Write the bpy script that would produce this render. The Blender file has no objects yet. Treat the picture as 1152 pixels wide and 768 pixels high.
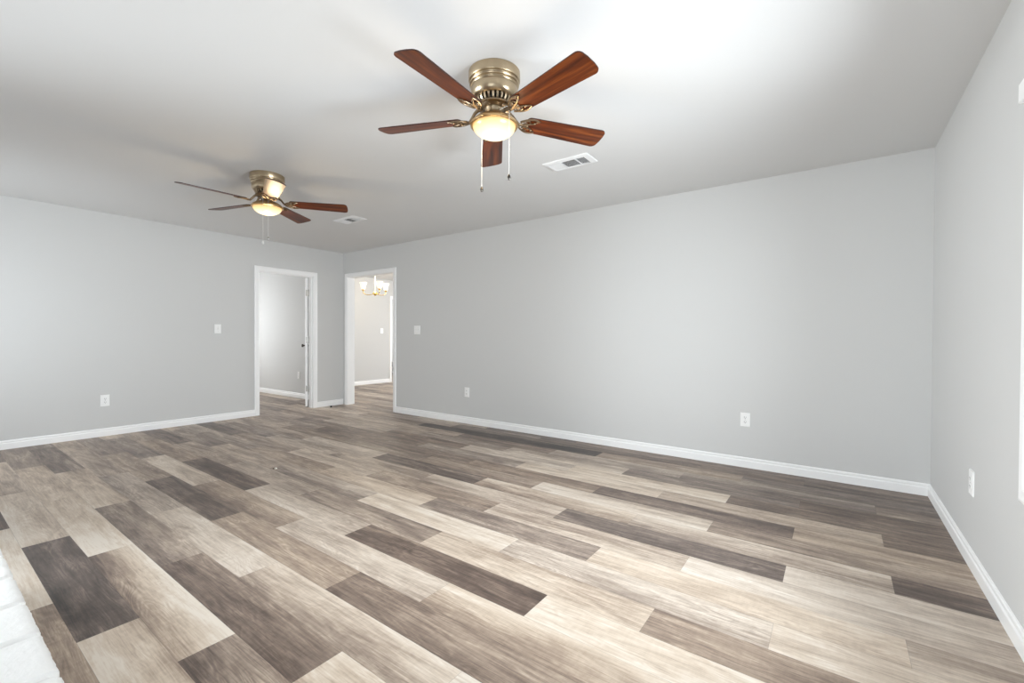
import bpy, bmesh, math, random
from mathutils import Vector, Matrix

C = bpy.context.scene.collection
S = bpy.context.scene
PI = math.pi

# ------------------------------------------------------------------ camera, world, lights, exposure
CAM_H = 1.110
YAW, PITCH, ROLL, FPX = 0.62778, -0.01133, 0.00433, 502.39
fw = Vector((-math.sin(YAW) * math.cos(PITCH), math.cos(YAW) * math.cos(PITCH), math.sin(PITCH)))
r0 = Vector((math.cos(YAW), math.sin(YAW), 0))
u0 = r0.cross(fw)
rt = r0 * math.cos(ROLL) + u0 * math.sin(ROLL)
up = -r0 * math.sin(ROLL) + u0 * math.cos(ROLL)
cam = bpy.data.objects.new('camera', bpy.data.cameras.new('camera'))
C.objects.link(cam)
cam.data.sensor_width = 36.0
cam.data.lens = 36.0 * FPX / 1152.0
cam.data.clip_start = 0.02
cam.matrix_world = Matrix(((rt.x, up.x, -fw.x, 0), (rt.y, up.y, -fw.y, 0), (rt.z, up.z, -fw.z, CAM_H), (0, 0, 0, 1)))
S.camera = cam

S.view_settings.view_transform = 'Standard'
S.view_settings.look = 'None'
S.view_settings.gamma = 1.0
S.view_settings.use_curve_mapping = False
S.view_settings.exposure = 0.0
S.cycles.use_denoising = True
S.cycles.max_bounces = 14
S.cycles.diffuse_bounces = 8
S.cycles.sample_clamp_indirect = 6.0

W = bpy.data.worlds.new('sky')
S.world = W
W.use_nodes = True
W.node_tree.nodes['Background'].inputs[0].default_value = (0.86, 0.93, 1.0, 1)
W.node_tree.nodes['Background'].inputs[1].default_value = 1.0


def area(name, loc, direction, sx, sy, watts, col=(1, 1, 1), spread=180):
    l = bpy.data.lights.new(name, 'AREA')
    l.shape = 'RECTANGLE'
    l.size, l.size_y, l.energy, l.color = sx, sy, watts, col
    l.spread = math.radians(spread)
    o = bpy.data.objects.new(name, l)
    C.objects.link(o)
    o.location = loc
    o.rotation_euler = Vector(direction).to_track_quat('-Z', 'Y').to_euler()
    return o


# area lamps just outside the windows, some of them unseen and added for light
LW_RIGHT, LW_FRONT, LW_FAR_R, LW_FAR_L, LW_HALL, LW_DIN, LW_BEYOND = 101, 16, 69, 22, 82, 225, 60
area('daylight_right_window', (0.86, 1.75, 1.24), (-1, 0.25, -0.01), 1.2, 1.4, LW_RIGHT, (0.875, 0.945, 1.0), 120)
area('fill_patio_door', (-0.25, -0.98, 1.1), (0, 1, -0.1), 1.3, 2.0, LW_FRONT, (0.875, 0.945, 1.0), 120)  # added fill through an unseen door behind the camera
area('fill_front_window', (-3.9, -0.90, 1.35), (0.88, 0.55, -0.08), 1.35, 1.45, LW_FAR_R, (0.875, 0.945, 1.0), 85)  # added fill, aimed at the right wall to even out brightness
area('fill_front_window', (-5.3, -0.90, 1.35), (-0.4, 1, -0.1), 1.35, 1.45, LW_FAR_L, (0.875, 0.945, 1.0), 120)  # second added fill, turned towards the left wall
area('daylight_hall_window', (-10.2, 3.0, 1.35), (1, 0, 0), 1.1, 1.4, LW_HALL, (0.95, 0.98, 1.0))
area('fill_dining_window', (-5.4, 9.35, 1.35), (-0.6, -1, 0), 1.6, 1.5, LW_DIN, (0.95, 0.98, 1.0))  # added fill from an unseen window, aimed at the dining west wall
area('daylight_beyond_window', (-10.2, 10.5, 1.35), (0, -1, 0), 1.6, 1.5, LW_BEYOND, (0.97, 0.985, 1.0))

# ------------------------------------------------------------------ dimensions of the room (metres)
H = 2.44
XR, XL, YB, YF = 0.546, -6.477, 4.260, -0.62
TW = 0.12
rng = random.Random(5)


# ------------------------------------------------------------------ material helpers
def mat(name, col, rough=0.6, metal=0.0, spec=0.5, coat=0.0):
    m = bpy.data.materials.new(name)
    m.use_nodes = True
    b = m.node_tree.nodes['Principled BSDF']
    b.inputs['Base Color'].default_value = (*col, 1)
    b.inputs['Roughness'].default_value = rough
    b.inputs['Metallic'].default_value = metal
    b.inputs['Specular IOR Level'].default_value = spec
    b.inputs['Coat Weight'].default_value = coat
    return m


def nd(m, t, **k):
    n = m.node_tree.nodes.new(t)
    for a, b in k.items():
        setattr(n, a, b)
    return n


def lk(m, a, b):
    m.node_tree.links.new(a, b)


def bump_noise(m, scale, strength, dist=0.002, detail=4):
    b = m.node_tree.nodes['Principled BSDF']
    tc = nd(m, 'ShaderNodeTexCoord')
    n = nd(m, 'ShaderNodeTexNoise')
    n.inputs['Scale'].default_value = scale
    n.inputs['Detail'].default_value = detail
    bp = nd(m, 'ShaderNodeBump')
    bp.inputs['Strength'].default_value = strength
    bp.inputs['Distance'].default_value = dist
    lk(m, tc.outputs['Object'], n.inputs['Vector'])
    lk(m, n.outputs['Fac'], bp.inputs['Height'])
    lk(m, bp.outputs['Normal'], b.inputs['Normal'])
    return n


def math_n(m, op, a, b=None, c=None, clamp=False):
    n = nd(m, 'ShaderNodeMath', operation=op, use_clamp=clamp)
    for i, v in enumerate((a, b, c)):
        if v is None:
            continue
        if isinstance(v, (int, float)):
            n.inputs[i].default_value = v
        else:
            lk(m, v, n.inputs[i])
    return n.outputs[0]


def srgb(r, g, b):
    f = lambda c: (c / 255 / 12.92) if c / 255 <= 0.04045 else ((c / 255 + 0.055) / 1.055) ** 2.4
    return (f(r), f(g), f(b))


M = {}
M['wall'] = mat('grey wall paint', (0.628, 0.628, 0.620), 0.75, spec=0.25)
bump_noise(M['wall'], 90, 0.06, 0.001)
M['ceiling'] = mat('ceiling paint', (0.72, 0.72, 0.715), 0.85, spec=0.2)
bump_noise(M['ceiling'], 40, 0.08, 0.001)
M['trim'] = mat('white trim paint', (0.91, 0.91, 0.905), 0.38)
M['plate'] = mat('white plastic', (0.90, 0.90, 0.89), 0.35)
M['slot'] = mat('dark slot', (0.03, 0.03, 0.03), 0.6)
M['screw'] = mat('plate screw', (0.55, 0.55, 0.54), 0.35, metal=0.6)
M['vent'] = mat('white enamelled steel', (0.80, 0.80, 0.80), 0.4)
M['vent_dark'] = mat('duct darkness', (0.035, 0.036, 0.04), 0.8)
M['steel'] = mat('brushed nickel', (0.42, 0.41, 0.39), 0.35, metal=1.0)
M['knob'] = mat('dark bronze knob', (0.10, 0.09, 0.08), 0.3, metal=1.0)
M['rubber'] = mat('black rubber', (0.012, 0.012, 0.012), 0.6)
M['chain'] = mat('pale chain metal', (0.82, 0.82, 0.80), 0.4, metal=0.15)
M['door'] = mat('white door paint', (0.89, 0.89, 0.885), 0.4)
M['white_cabinet'] = mat('white painted wood', (0.82, 0.82, 0.81), 0.45)
M['crumb'] = mat('pale chip of plaster', (0.85, 0.82, 0.76), 0.8)
M['crumb_dark'] = mat('dark chip', (0.05, 0.035, 0.025), 0.8)

# brushed antique brass
m = mat('antique brass', (0.50, 0.40, 0.27), 0.30, metal=1.0)
n = bump_noise(m, 300, 0.05, 0.0005)
M['brass'] = m
m = mat('darkened antique brass', (0.27, 0.20, 0.13), 0.34, metal=1.0)
M['brass_dark'] = m
M['brass_lamplit'] = mat('antique brass tinted by bulb glow', (0.62, 0.42, 0.21), 0.28, metal=1.0)  # antique brass with the orange of the bulb light put into its colour
M['gold'] = mat('polished gold brass', (0.85, 0.60, 0.22), 0.22, metal=1.0)
M['ivory'] = mat('ivory sleeve', (0.85, 0.80, 0.66), 0.5)


def glow(name, col, strength, base=(0.9, 0.88, 0.8)):
    m = mat(name, base, 0.25)
    b = m.node_tree.nodes['Principled BSDF']
    b.inputs['Emission Color'].default_value = (*col, 1)
    b.inputs['Emission Strength'].default_value = strength
    return m


M['bowl'] = glow('lit frosted glass bowl', (1.0, 0.80, 0.50), 1.08, (0.22, 0.17, 0.11))
mb0 = M['bowl']
tc = nd(mb0, 'ShaderNodeTexCoord')
sp_ = nd(mb0, 'ShaderNodeSeparateXYZ')
lk(mb0, tc.outputs['Object'], sp_.inputs[0])
cr = nd(mb0, 'ShaderNodeValToRGB')
e = cr.color_ramp.elements
e[0].position, e[0].color = 0.0, (1.0, 0.92, 0.66, 1)
e[1].position, e[1].color = 1.0, (0.62, 0.30, 0.08, 1)
e2 = e.new(0.35)
e2.color = (1.0, 0.89, 0.56, 1)
e2 = e.new(0.62)
e2.color = (1.0, 0.70, 0.30, 1)
e2 = e.new(0.86)
e2.color = (0.80, 0.44, 0.13, 1)
lk(mb0, math_n(mb0, 'MULTIPLY_ADD', sp_.outputs[2], 14.5, 4.74, clamp=True), cr.inputs[0])
lk(mb0, cr.outputs[0], mb0.node_tree.nodes['Principled BSDF'].inputs['Emission Color'])
M['shade'] = glow('lit frosted glass shade', (1.0, 0.93, 0.76), 0.75, (0.7, 0.68, 0.62))

# thin window pane: see-through with a faint reflection
m = bpy.data.materials.new('window glass')
m.use_nodes = True
nt = m.node_tree
nt.nodes.remove(nt.nodes['Principled BSDF'])
mx = nd(m, 'ShaderNodeMixShader')
mx.inputs[0].default_value = 0.05
tr = nd(m, 'ShaderNodeBsdfTransparent')
gl = nd(m, 'ShaderNodeBsdfGlossy')
gl.inputs['Roughness'].default_value = 0.02
lk(m, tr.outputs[0], mx.inputs[1])
lk(m, gl.outputs[0], mx.inputs[2])
lk(m, mx.outputs[0], nt.nodes['Material Output'].inputs[0])
M['glass'] = m

# mahogany blade: grain runs along the blade's own x axis
m = mat('red mahogany veneer', (0.2, 0.06, 0.02), 0.36, spec=0.3)
tc = nd(m, 'ShaderNodeTexCoord')
oi = nd(m, 'ShaderNodeObjectInfo')
mp = nd(m, 'ShaderNodeMapping')
mp.inputs['Scale'].default_value = (1.6, 22, 22)
ad = nd(m, 'ShaderNodeVectorMath', operation='ADD')
cmb = nd(m, 'ShaderNodeCombineXYZ')
lk(m, math_n(m, 'MULTIPLY', oi.outputs['Random'], 9.0), cmb.inputs[0])
lk(m, math_n(m, 'MULTIPLY', oi.outputs['Random'], 3.0), cmb.inputs[1])
lk(m, tc.outputs['Object'], ad.inputs[0])
lk(m, cmb.outputs[0], ad.inputs[1])
lk(m, ad.outputs[0], mp.inputs['Vector'])
n1 = nd(m, 'ShaderNodeTexNoise')
n1.inputs['Scale'].default_value = 1.6
n1.inputs['Detail'].default_value = 6
n1.inputs['Distortion'].default_value = 0.6
lk(m, mp.outputs[0], n1.inputs['Vector'])
cr = nd(m, 'ShaderNodeValToRGB')
e = cr.color_ramp.elements
e[0].position, e[0].color = 0.30, (*srgb(50, 20, 9), 1)
e[1].position, e[1].color = 0.74, (*srgb(132, 70, 27), 1)
e2 = e.new(0.52)
e2.color = (*srgb(92, 41, 14), 1)
lk(m, n1.outputs['Fac'], cr.inputs[0])
lk(m, cr.outputs[0], m.node_tree.nodes['Principled BSDF'].inputs['Base Color'])
M['mahogany'] = m
M['blade_edge'] = mat('dark blade edge', srgb(52, 22, 14), 0.4)

# white painted brick
m = mat('white painted brick', (0.90, 0.90, 0.89), 0.6)
bump_noise(m, 55, 0.5, 0.004, 6)
M['brick'] = m
M['mortar'] = mat('painted mortar', (0.84, 0.84, 0.83), 0.8)

# vinyl planks: tone per plank comes from the mesh, print and grain from noise
m = mat('grey brown vinyl planks', (0.4, 0.35, 0.3), 0.42, spec=0.45)
bs = m.node_tree.nodes['Principled BSDF']
uv = nd(m, 'ShaderNodeUVMap', uv_map='plank')
at = nd(m, 'ShaderNodeAttribute', attribute_name='tone')
sd = nd(m, 'ShaderNodeAttribute', attribute_name='seed')
sx = nd(m, 'ShaderNodeSeparateXYZ')
lk(m, uv.outputs[0], sx.inputs[0])
seedv = sd.outputs['Fac']


def pn(su, sv, detail, dist, off):
    c = nd(m, 'ShaderNodeCombineXYZ')
    lk(m, math_n(m, 'MULTIPLY', sx.outputs[0], su), c.inputs[0])
    lk(m, math_n(m, 'MULTIPLY', sx.outputs[1], sv), c.inputs[1])
    lk(m, math_n(m, 'MULTIPLY_ADD', seedv, 37.0, off), c.inputs[2])
    n = nd(m, 'ShaderNodeTexNoise')
    n.inputs['Scale'].default_value = 1.0
    n.inputs['Detail'].default_value = detail
    n.inputs['Roughness'].default_value = 0.62
    n.inputs['Distortion'].default_value = dist
    lk(m, c.outputs[0], n.inputs['Vector'])
    return n.outputs['Fac']


band = pn(1.4, 11.0, 3, 1.0, 0.0)
patch = pn(2.4, 9.0, 5, 1.1, 5.0)
grain = pn(5.0, 105.0, 6, 0.8, 11.0)
saw = pn(60.0, 22.0, 3, 0.3, 17.0)
# cathedral figure: rings of a stretched field
fig = pn(1.3, 9.0, 2, 1.3, 23.0)
ring = math_n(m, 'SINE', math_n(m, 'MULTIPLY', fig, 80.0))
ringmask = math_n(m, 'MULTIPLY_ADD', patch, 2.4, -0.95, clamp=True)
t = math_n(m, 'MULTIPLY_ADD', math_n(m, 'SUBTRACT', band, 0.5), 0.46, at.outputs['Fac'])
t = math_n(m, 'MULTIPLY_ADD', math_n(m, 'SUBTRACT', patch, 0.5), 0.34, t)
t = math_n(m, 'MULTIPLY_ADD', math_n(m, 'SUBTRACT', grain, 0.5), 0.42, t)
t = math_n(m, 'MULTIPLY_ADD', math_n(m, 'SUBTRACT', saw, 0.5), 0.10, t)
t = math_n(m, 'MULTIPLY_ADD', math_n(m, 'MULTIPLY', ring, ringmask), 0.075, t)
cr = nd(m, 'ShaderNodeValToRGB')
e = cr.color_ramp.elements
stops = [(0.18, (52, 44, 38)), (0.36, (99, 84, 76)), (0.50, (138, 121, 108)), (0.62, (172, 154, 137)),
         (0.76, (206, 190, 172)), (0.92, (226, 216, 203))]
e[0].position, e[0].color = stops[0][0], (*srgb(*stops[0][1]), 1)
e[1].position, e[1].color = stops[-1][0], (*srgb(*stops[-1][1]), 1)
for p_, c_ in stops[1:-1]:
    q = e.new(p_)
    q.color = (*srgb(*c_), 1)
lk(m, t, cr.inputs[0])
# seams
ROWW = 0.1803
v = sx.outputs[1]
edge = math_n(m, 'MINIMUM', v, math_n(m, 'SUBTRACT', ROWW, v))
uend = math_n(m, 'MINIMUM', sx.outputs[0], math_n(m, 'SUBTRACT', 1.2105, sx.outputs[0]))
dmin = math_n(m, 'MINIMUM', edge, uend)
seam = math_n(m, 'MULTIPLY_ADD', math_n(m, 'MULTIPLY', dmin, 700.0, clamp=True), 0.35, 0.65)
# slightly warmer on some planks
hs = nd(m, 'ShaderNodeHueSaturation')
lk(m, math_n(m, 'MULTIPLY_ADD', seedv, 0.22, 0.82), hs.inputs['Saturation'])
lk(m, seam, hs.inputs['Value'])
lk(m, cr.outputs[0], hs.inputs['Color'])
lk(m, hs.outputs[0], bs.inputs['Base Color'])
bp = nd(m, 'ShaderNodeBump')
bp.inputs['Strength'].default_value = 0.12
bp.inputs['Distance'].default_value = 0.001
lk(m, grain, bp.inputs['Height'])
lk(m, bp.outputs[0], bs.inputs['Normal'])
lk(m, math_n(m, 'MULTIPLY_ADD', grain, 0.2, 0.33), bs.inputs['Roughness'])
M['floor'] = m


# ------------------------------------------------------------------ mesh helpers
class MB:
    def __init__(self):
        self.v, self.f, self.s, self.mi = [], [], [], []

    def add(self, vs, fs, smooth=False, mi=0):
        o = len(self.v)
        self.v += [tuple(x) for x in vs]
        for q in fs:
            self.f.append(tuple(i + o for i in q))
            self.s.append(smooth)
            self.mi.append(mi)
        return self

    def box(self, a, b, mi=0, mx_=None):
        x0, y0, z0 = a
        x1, y1, z1 = b
        vs = [(x0, y0, z0), (x1, y0, z0), (x1, y1, z0), (x0, y1, z0), (x0, y0, z1), (x1, y0, z1), (x1, y1, z1), (x0, y1, z1)]
        if mx_:
            vs = [mx_ @ Vector(p) for p in vs]
        return self.add(vs, [(0, 3, 2, 1), (4, 5, 6, 7), (0, 1, 5, 4), (1, 2, 6, 5), (2, 3, 7, 6), (3, 0, 4, 7)], False, mi)

    def bevbox(self, a, b, c, mi=0, mx_=None):
        """box with chamfered edges of size c"""
        bm = bmesh.new()
        bmesh.ops.create_cube(bm, size=1)
        ctr = [(a[i] + b[i]) / 2 for i in range(3)]
        sz = [b[i] - a[i] for i in range(3)]
        for q in bm.verts:
            q.co = Vector((ctr[0] + q.co.x * sz[0], ctr[1] + q.co.y * sz[1], ctr[2] + q.co.z * sz[2]))
        bmesh.ops.bevel(bm, geom=list(bm.edges), offset=c, segments=2, affect='EDGES', profile=0.5)
        bm.verts.index_update()
        vs = [q.co.copy() for q in bm.verts]
        if mx_:
            vs = [mx_ @ p for p in vs]
        fs = [[q.index for q in f.verts] for f in bm.faces]
        bm.free()
        return self.add(vs, fs, False, mi)

    def lathe(self, prof, seg=48, mi=0, mx_=None, smooth=True):
        """prof: (radius, z) from one end to the other; ends with r == 0 are closed to a point"""
        vs, idx = [], []
        for r, z in prof:
            if r < 1e-6:
                idx.append([len(vs)] * seg)
                vs.append((0, 0, z))
            else:
                idx.append(list(range(len(vs), len(vs) + seg)))
                vs += [(r * math.cos(2 * PI * i / seg), r * math.sin(2 * PI * i / seg), z) for i in range(seg)]
        fs = []
        for a, b in zip(idx, idx[1:]):
            for i in range(seg):
                j = (i + 1) % seg
                q = [a[i], a[j], b[j], b[i]]
                u = []
                for k in q:
                    if k not in u:
                        u.append(k)
                if len(u) > 2:
                    fs.append(u)
        if mx_:
            vs = [mx_ @ Vector(p) for p in vs]
        return self.add(vs, fs, smooth, mi)

    def tube(self, pts, r, seg=8, mi=0, closed=False, cap=True):
        pts = [Vector(p) for p in pts]
        n = len(pts)
        rr = r if isinstance(r, (list, tuple)) else [r] * n
        vs, fs = [], []
        prev = None
        for i, p in enumerate(pts):
            if closed:
                d = pts[(i + 1) % n] - pts[i - 1]
            else:
                d = pts[min(i + 1, n - 1)] - pts[max(i - 1, 0)]
            d.normalize()
            if prev is None:
                a = Vector((0, 0, 1)) if abs(d.z) < 0.9 else Vector((1, 0, 0))
                x = d.cross(a).normalized()
            else:
                x = (prev - d * prev.dot(d)).normalized()
            prev = x
            y = d.cross(x)
            vs += [p + (x * math.cos(2 * PI * k / seg) + y * math.sin(2 * PI * k / seg)) * rr[i] for k in range(seg)]
        m_ = n if closed else n - 1
        for i in range(m_):
            j = (i + 1) % n
            for k in range(seg):
                l = (k + 1) % seg
                fs.append((i * seg + k, i * seg + l, j * seg + l, j * seg + k))
        if cap and not closed:
            fs.append(tuple(range(seg))[::-1])
            fs.append(tuple((n - 1) * seg + k for k in range(seg)))
        return self.add(vs, fs, True, mi)

    def sphere(self, c, r, seg=14, mi=0, sz=1.0):
        prof = [(r * math.sin(PI * i / 8), -r * sz * math.cos(PI * i / 8)) for i in range(9)]
        prof[0] = (0, -r * sz)
        prof[-1] = (0, r * sz)
        return self.lathe(prof, seg, mi, Matrix.Translation(c))

    def sweep(self, stations, closed=False, mi=0, caps=True):
        """stations: list of equal-length closed profiles of points"""
        k = len(stations[0])
        vs = [p for s in stations for p in s]
        fs = []
        n = len(stations)
        for i in range(n if closed else n - 1):
            j = (i + 1) % n
            for a in range(k):
                b = (a + 1) % k
                fs.append((i * k + a, i * k + b, j * k + b, j * k + a))
        if caps and not closed:
            fs.append(tuple(range(k))[::-1])
            fs.append(tuple((n - 1) * k + a for a in range(k)))
        return self.add(vs, fs, False, mi)

    def build(self, name, mats, parent=None, loc=None, rot=None, fix=True):
        me = bpy.data.meshes.new(name)
        me.from_pydata(self.v, [], self.f)
        if not isinstance(mats, (list, tuple)):
            mats = [mats]
        for q in mats:
            me.materials.append(q)
        me.polygons.foreach_set('use_smooth', self.s)
        me.polygons.foreach_set('material_index', self.mi)
        me.update()
        if fix:
            bm = bmesh.new()
            bm.from_mesh(me)
            bmesh.ops.recalc_face_normals(bm, faces=bm.faces)
            bm.to_mesh(me)
            bm.free()
        if any(self.s):
            try:
                me.set_sharp_from_angle(angle=math.radians(38))
            except Exception:
                pass
        o = bpy.data.objects.new(name, me)
        C.objects.link(o)
        if parent:
            o.parent = parent
        if loc is not None:
            o.location = loc
        if rot is not None:
            o.rotation_euler = rot
        return o


def tag(o, label=None, cat=None, group=None, kind=None):
    if label:
        o['label'] = label
    if cat:
        o['category'] = cat
    if group:
        o['group'] = group
    if kind:
        o['kind'] = kind
    return o


def structure(o, label=None, cat=None):
    return tag(o, label, cat, kind='structure')


def thing(name, label, cat, loc=(0, 0, 0), rot=(0, 0, 0), group=None, kind=None):
    o = bpy.data.objects.new(name, None)
    C.objects.link(o)
    o.empty_display_size = 0.1
    o.location = loc
    o.rotation_euler = rot
    return tag(o, label, cat, group, kind)


def dup_tree(src, parent=None):
    c = src.copy()
    C.objects.link(c)
    if parent:
        c.parent = parent
        c.matrix_parent_inverse = src.matrix_parent_inverse.copy()
    for ch in list(src.children):
        dup_tree(ch, c)
    return c


# ------------------------------------------------------------------ floor: planks laid in thirds
PHASE_X, THIRD, ROW0 = 0.218, 0.4035, 0.373
# (row, joint) -> tones at near-left, near-right, far-right, far-left corners of a plank
T = {}


def P(k, a, *t):
    if len(t) == 1:
        t = (t[0],) * 4
    elif len(t) == 2:
        t = (t[0], t[0], t[1], t[1])
    T[(k, a)] = tuple(v if v < 0.74 or k < 3 else 0.74 + (v - 0.74) * 0.55 for v in t)  # pale tones flattened in the farther rows to offset strong window light


P(-1, 7, .82, .84); P(-1, 4, .58, .60); P(-1, 10, .34); P(-1, 1, .6)  # some pale boards of the nearest rows lightened to make up for dim light
P(0, 6, .34, .36); P(0, 9, .80, .86, .68, .70); P(0, 12, .68, .54, .66, .70); P(0, 15, .42); P(0, 3, .90, .84, .60, .66); P(0, 0, .7)
P(1, 5, .34, .62, .94, .90); P(1, 8, .76, .90, .84, .70); P(1, 11, .68, .72, .70, .62); P(1, 14, .5); P(1, 2, .42, .40, .56, .52)
P(2, 4, .40, .40, .52, .50); P(2, 7, .50, .46, .60, .58); P(2, 1, .66, .60, .84, .84); P(2, 10, .66, .78, .68, .62); P(2, 13, .42, .42, .46, .44)
P(3, 3, .56, .52, .86, .84); P(3, 6, .70, .72, .76, .78); P(3, 9, .54, .62, .66, .62); P(3, 12, .62, .60, .54, .58); P(3, 0, .72, .86); P(3, 15, .6)
P(4, 8, .40, .42, .44, .42); P(4, 5, .62, .56, .56, .62); P(4, 2, .42, .50, .62, .44); P(4, 11, .60, .60, .52, .52); P(4, 14, .50, .46); P(4, -1, .7)
P(5, 10, .73, .70); P(5, 7, .50, .54, .66, .66); P(5, 4, .66, .70, .76, .72); P(5, 1, .56, .56, .84, .86); P(5, 13, .50, .48); P(5, -2, .8)
P(6, 9, .36, .36, .40, .38); P(6, 6, .80, .76, .58, .66); P(6, 3, .38, .36, .40, .40); P(6, 0, .90, .84); P(6, 12, .56, .52); P(6, 15, .55)
P(7, 8, .58, .66, .62, .60); P(7, 5, .52, .56, .52, .50); P(7, 2, .72, .72, .62, .66); P(7, -1, .58, .58, .64, .50); P(7, 11, .58, .58); P(7, 14, .38, .40)
P(8, 4, .80, .84, .90, .86); P(8, 7, .48, .52, .76, .64); P(8, 10, .62); P(8, 1, .62, .62, .74, .70); P(8, -2, .84, .76); P(8, 13, .52, .50)
P(9, 6, .64, .70, .80, .72); P(9, 3, .52, .58, .54, .52); P(9, 0, .72, .70, .78, .80); P(9, 9, .60, .56); P(9, 12, .52, .58); P(9, -3, .76, .60)
P(10, 8, .74, .72, .62, .68); P(10, 5, .60, .50, .54, .58); P(10, 2, .70, .72, .62, .64); P(10, -1, .88, .72, .62, .76); P(10, 11, .54, .6); P(10, 14, .38)
P(11, 1, .40, .36, .40, .46); P(11, 4, .56, .60, .76, .72); P(11, 7, .58, .62); P(11, 10, .66, .58); P(11, -2, .84, .78, .64, .70); P(11, 13, .5)
P(12, 9, .66, .70); P(12, 6, .40, .38, .42, .42); P(12, 3, .52, .54, .74, .80); P(12, 0, .50, .50, .84, .78); P(12, -3, .36, .40); P(12, 12, .5, .6)
P(13, 5, .52, .58); P(13, 2, .86, .84, .56, .74); P(13, -1, .50, .58, .60, .52); P(13, 8, .52, .50)
P(14, 1, .40, .42, .40, .40); P(14, 4, .50, .54); P(14, 7, .46, .50); P(14, -2, .66, .60); P(14, 10, .45)
P(15, 3, .80, .80, .66, .70); P(15, 0, .62, .64); P(15, 6, .60, .52); P(15, -3, .44, .46); P(15, 9, .46, .42); P(15, 12, .45, .42)
P(16, 5, .72, .66); P(16, 2, .84, .70); P(16, -1, .44, .46); P(16, 8, .5, .42); P(16, 11, .62, .6); P(16, 14, .5)
P(17, 4, .74, .58); P(17, 1, .50, .44); P(17, -2, .44, .40); P(17, 7, .60, .48); P(17, 10, .6)
P(18, 3, .52, .66); P(18, 0, .42, .42, .62, .60); P(18, -3, .56, .36); P(18, 6, .46, .44); P(18, 9, .6, .62)
P(19, 5, .24, .24); P(19, 8, .26, .30); P(19, 2, .58, .56); P(19, -1, .50, .36, .44, .44); P(19, 11, .5)
P(20, 1, .38, .46); P(20, -2, .34, .48); P(20, 4, .40, .44); P(20, 7, .42, .46)
P(21, 0, .44); P(21, 3, .46); P(21, -3, .42); P(21, 6, .42)

mb_v, mb_f, tones, uvs, seeds = [], [], [], [], []
fr = random.Random(11)
X0, X1, Y0, Y1 = -12.4, XR + 0.10, YF - 0.12, 10.4
for k in range(-6, 57):
    y0, y1 = ROW0 + ROWW * k, ROW0 + ROWW * (k + 1)
    if y0 > Y1 or y1 < Y0:
        continue
    for a in range(-3, 33):
        if (a + k) % 3:
            continue
        x1, x0 = PHASE_X - THIRD * a, PHASE_X - THIRD * (a + 3)
        if x0 > X1 or x1 < X0:
            continue
        if (k, a) in T:
            t4 = T[(k, a)]
        else:
            c_ = fr.choice([.46, .5, .55, .58, .6, .62, .66, .7])
            d_ = fr.uniform(-.07, .07)
            t4 = (c_ + d_, c_ + d_, c_ - d_, c_ - d_)
        cx0, cx1, cy0, cy1 = max(x0, X0), min(x1, X1), max(y0, Y0), min(y1, Y1)
        o = len(mb_v)
        sdv = fr.random()
        NX, NY = 6, 3
        for j in range(NY + 1):
            for i in range(NX + 1):
                x = cx0 + (cx1 - cx0) * i / NX
                y = cy0 + (cy1 - cy0) * j / NY
                mb_v.append((x, y, 0))
                fx, fy = (x - x0) / (x1 - x0), (y - y0) / (y1 - y0)
                tones.append((t4[0] * (1 - fx) + t4[1] * fx) * (1 - fy) + (t4[3] * (1 - fx) + t4[2] * fx) * fy)
                uvs.append((x - x0, y - y0))
                seeds.append(sdv)
        for j in range(NY):
            for i in range(NX):
                q = o + j * (NX + 1) + i
                mb_f.append((q, q + 1, q + NX + 2, q + NX + 1))
me = bpy.data.meshes.new('floor')
me.from_pydata(mb_v, [], mb_f)
me.update()
me.materials.append(M['floor'])
at_ = me.attributes.new('tone', 'FLOAT', 'POINT')
at_.data.foreach_set('value', tones)
at_ = me.attributes.new('seed', 'FLOAT', 'POINT')
at_.data.foreach_set('value', seeds)
ul = me.uv_layers.new(name='plank')
for lp in me.loops:
    ul.data[lp.index].uv = uvs[lp.vertex_index]
floor = bpy.data.objects.new('floor', me)
C.objects.link(floor)
structure(floor, 'grey brown wood look plank floor with pale and dark boards', 'floor')


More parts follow.
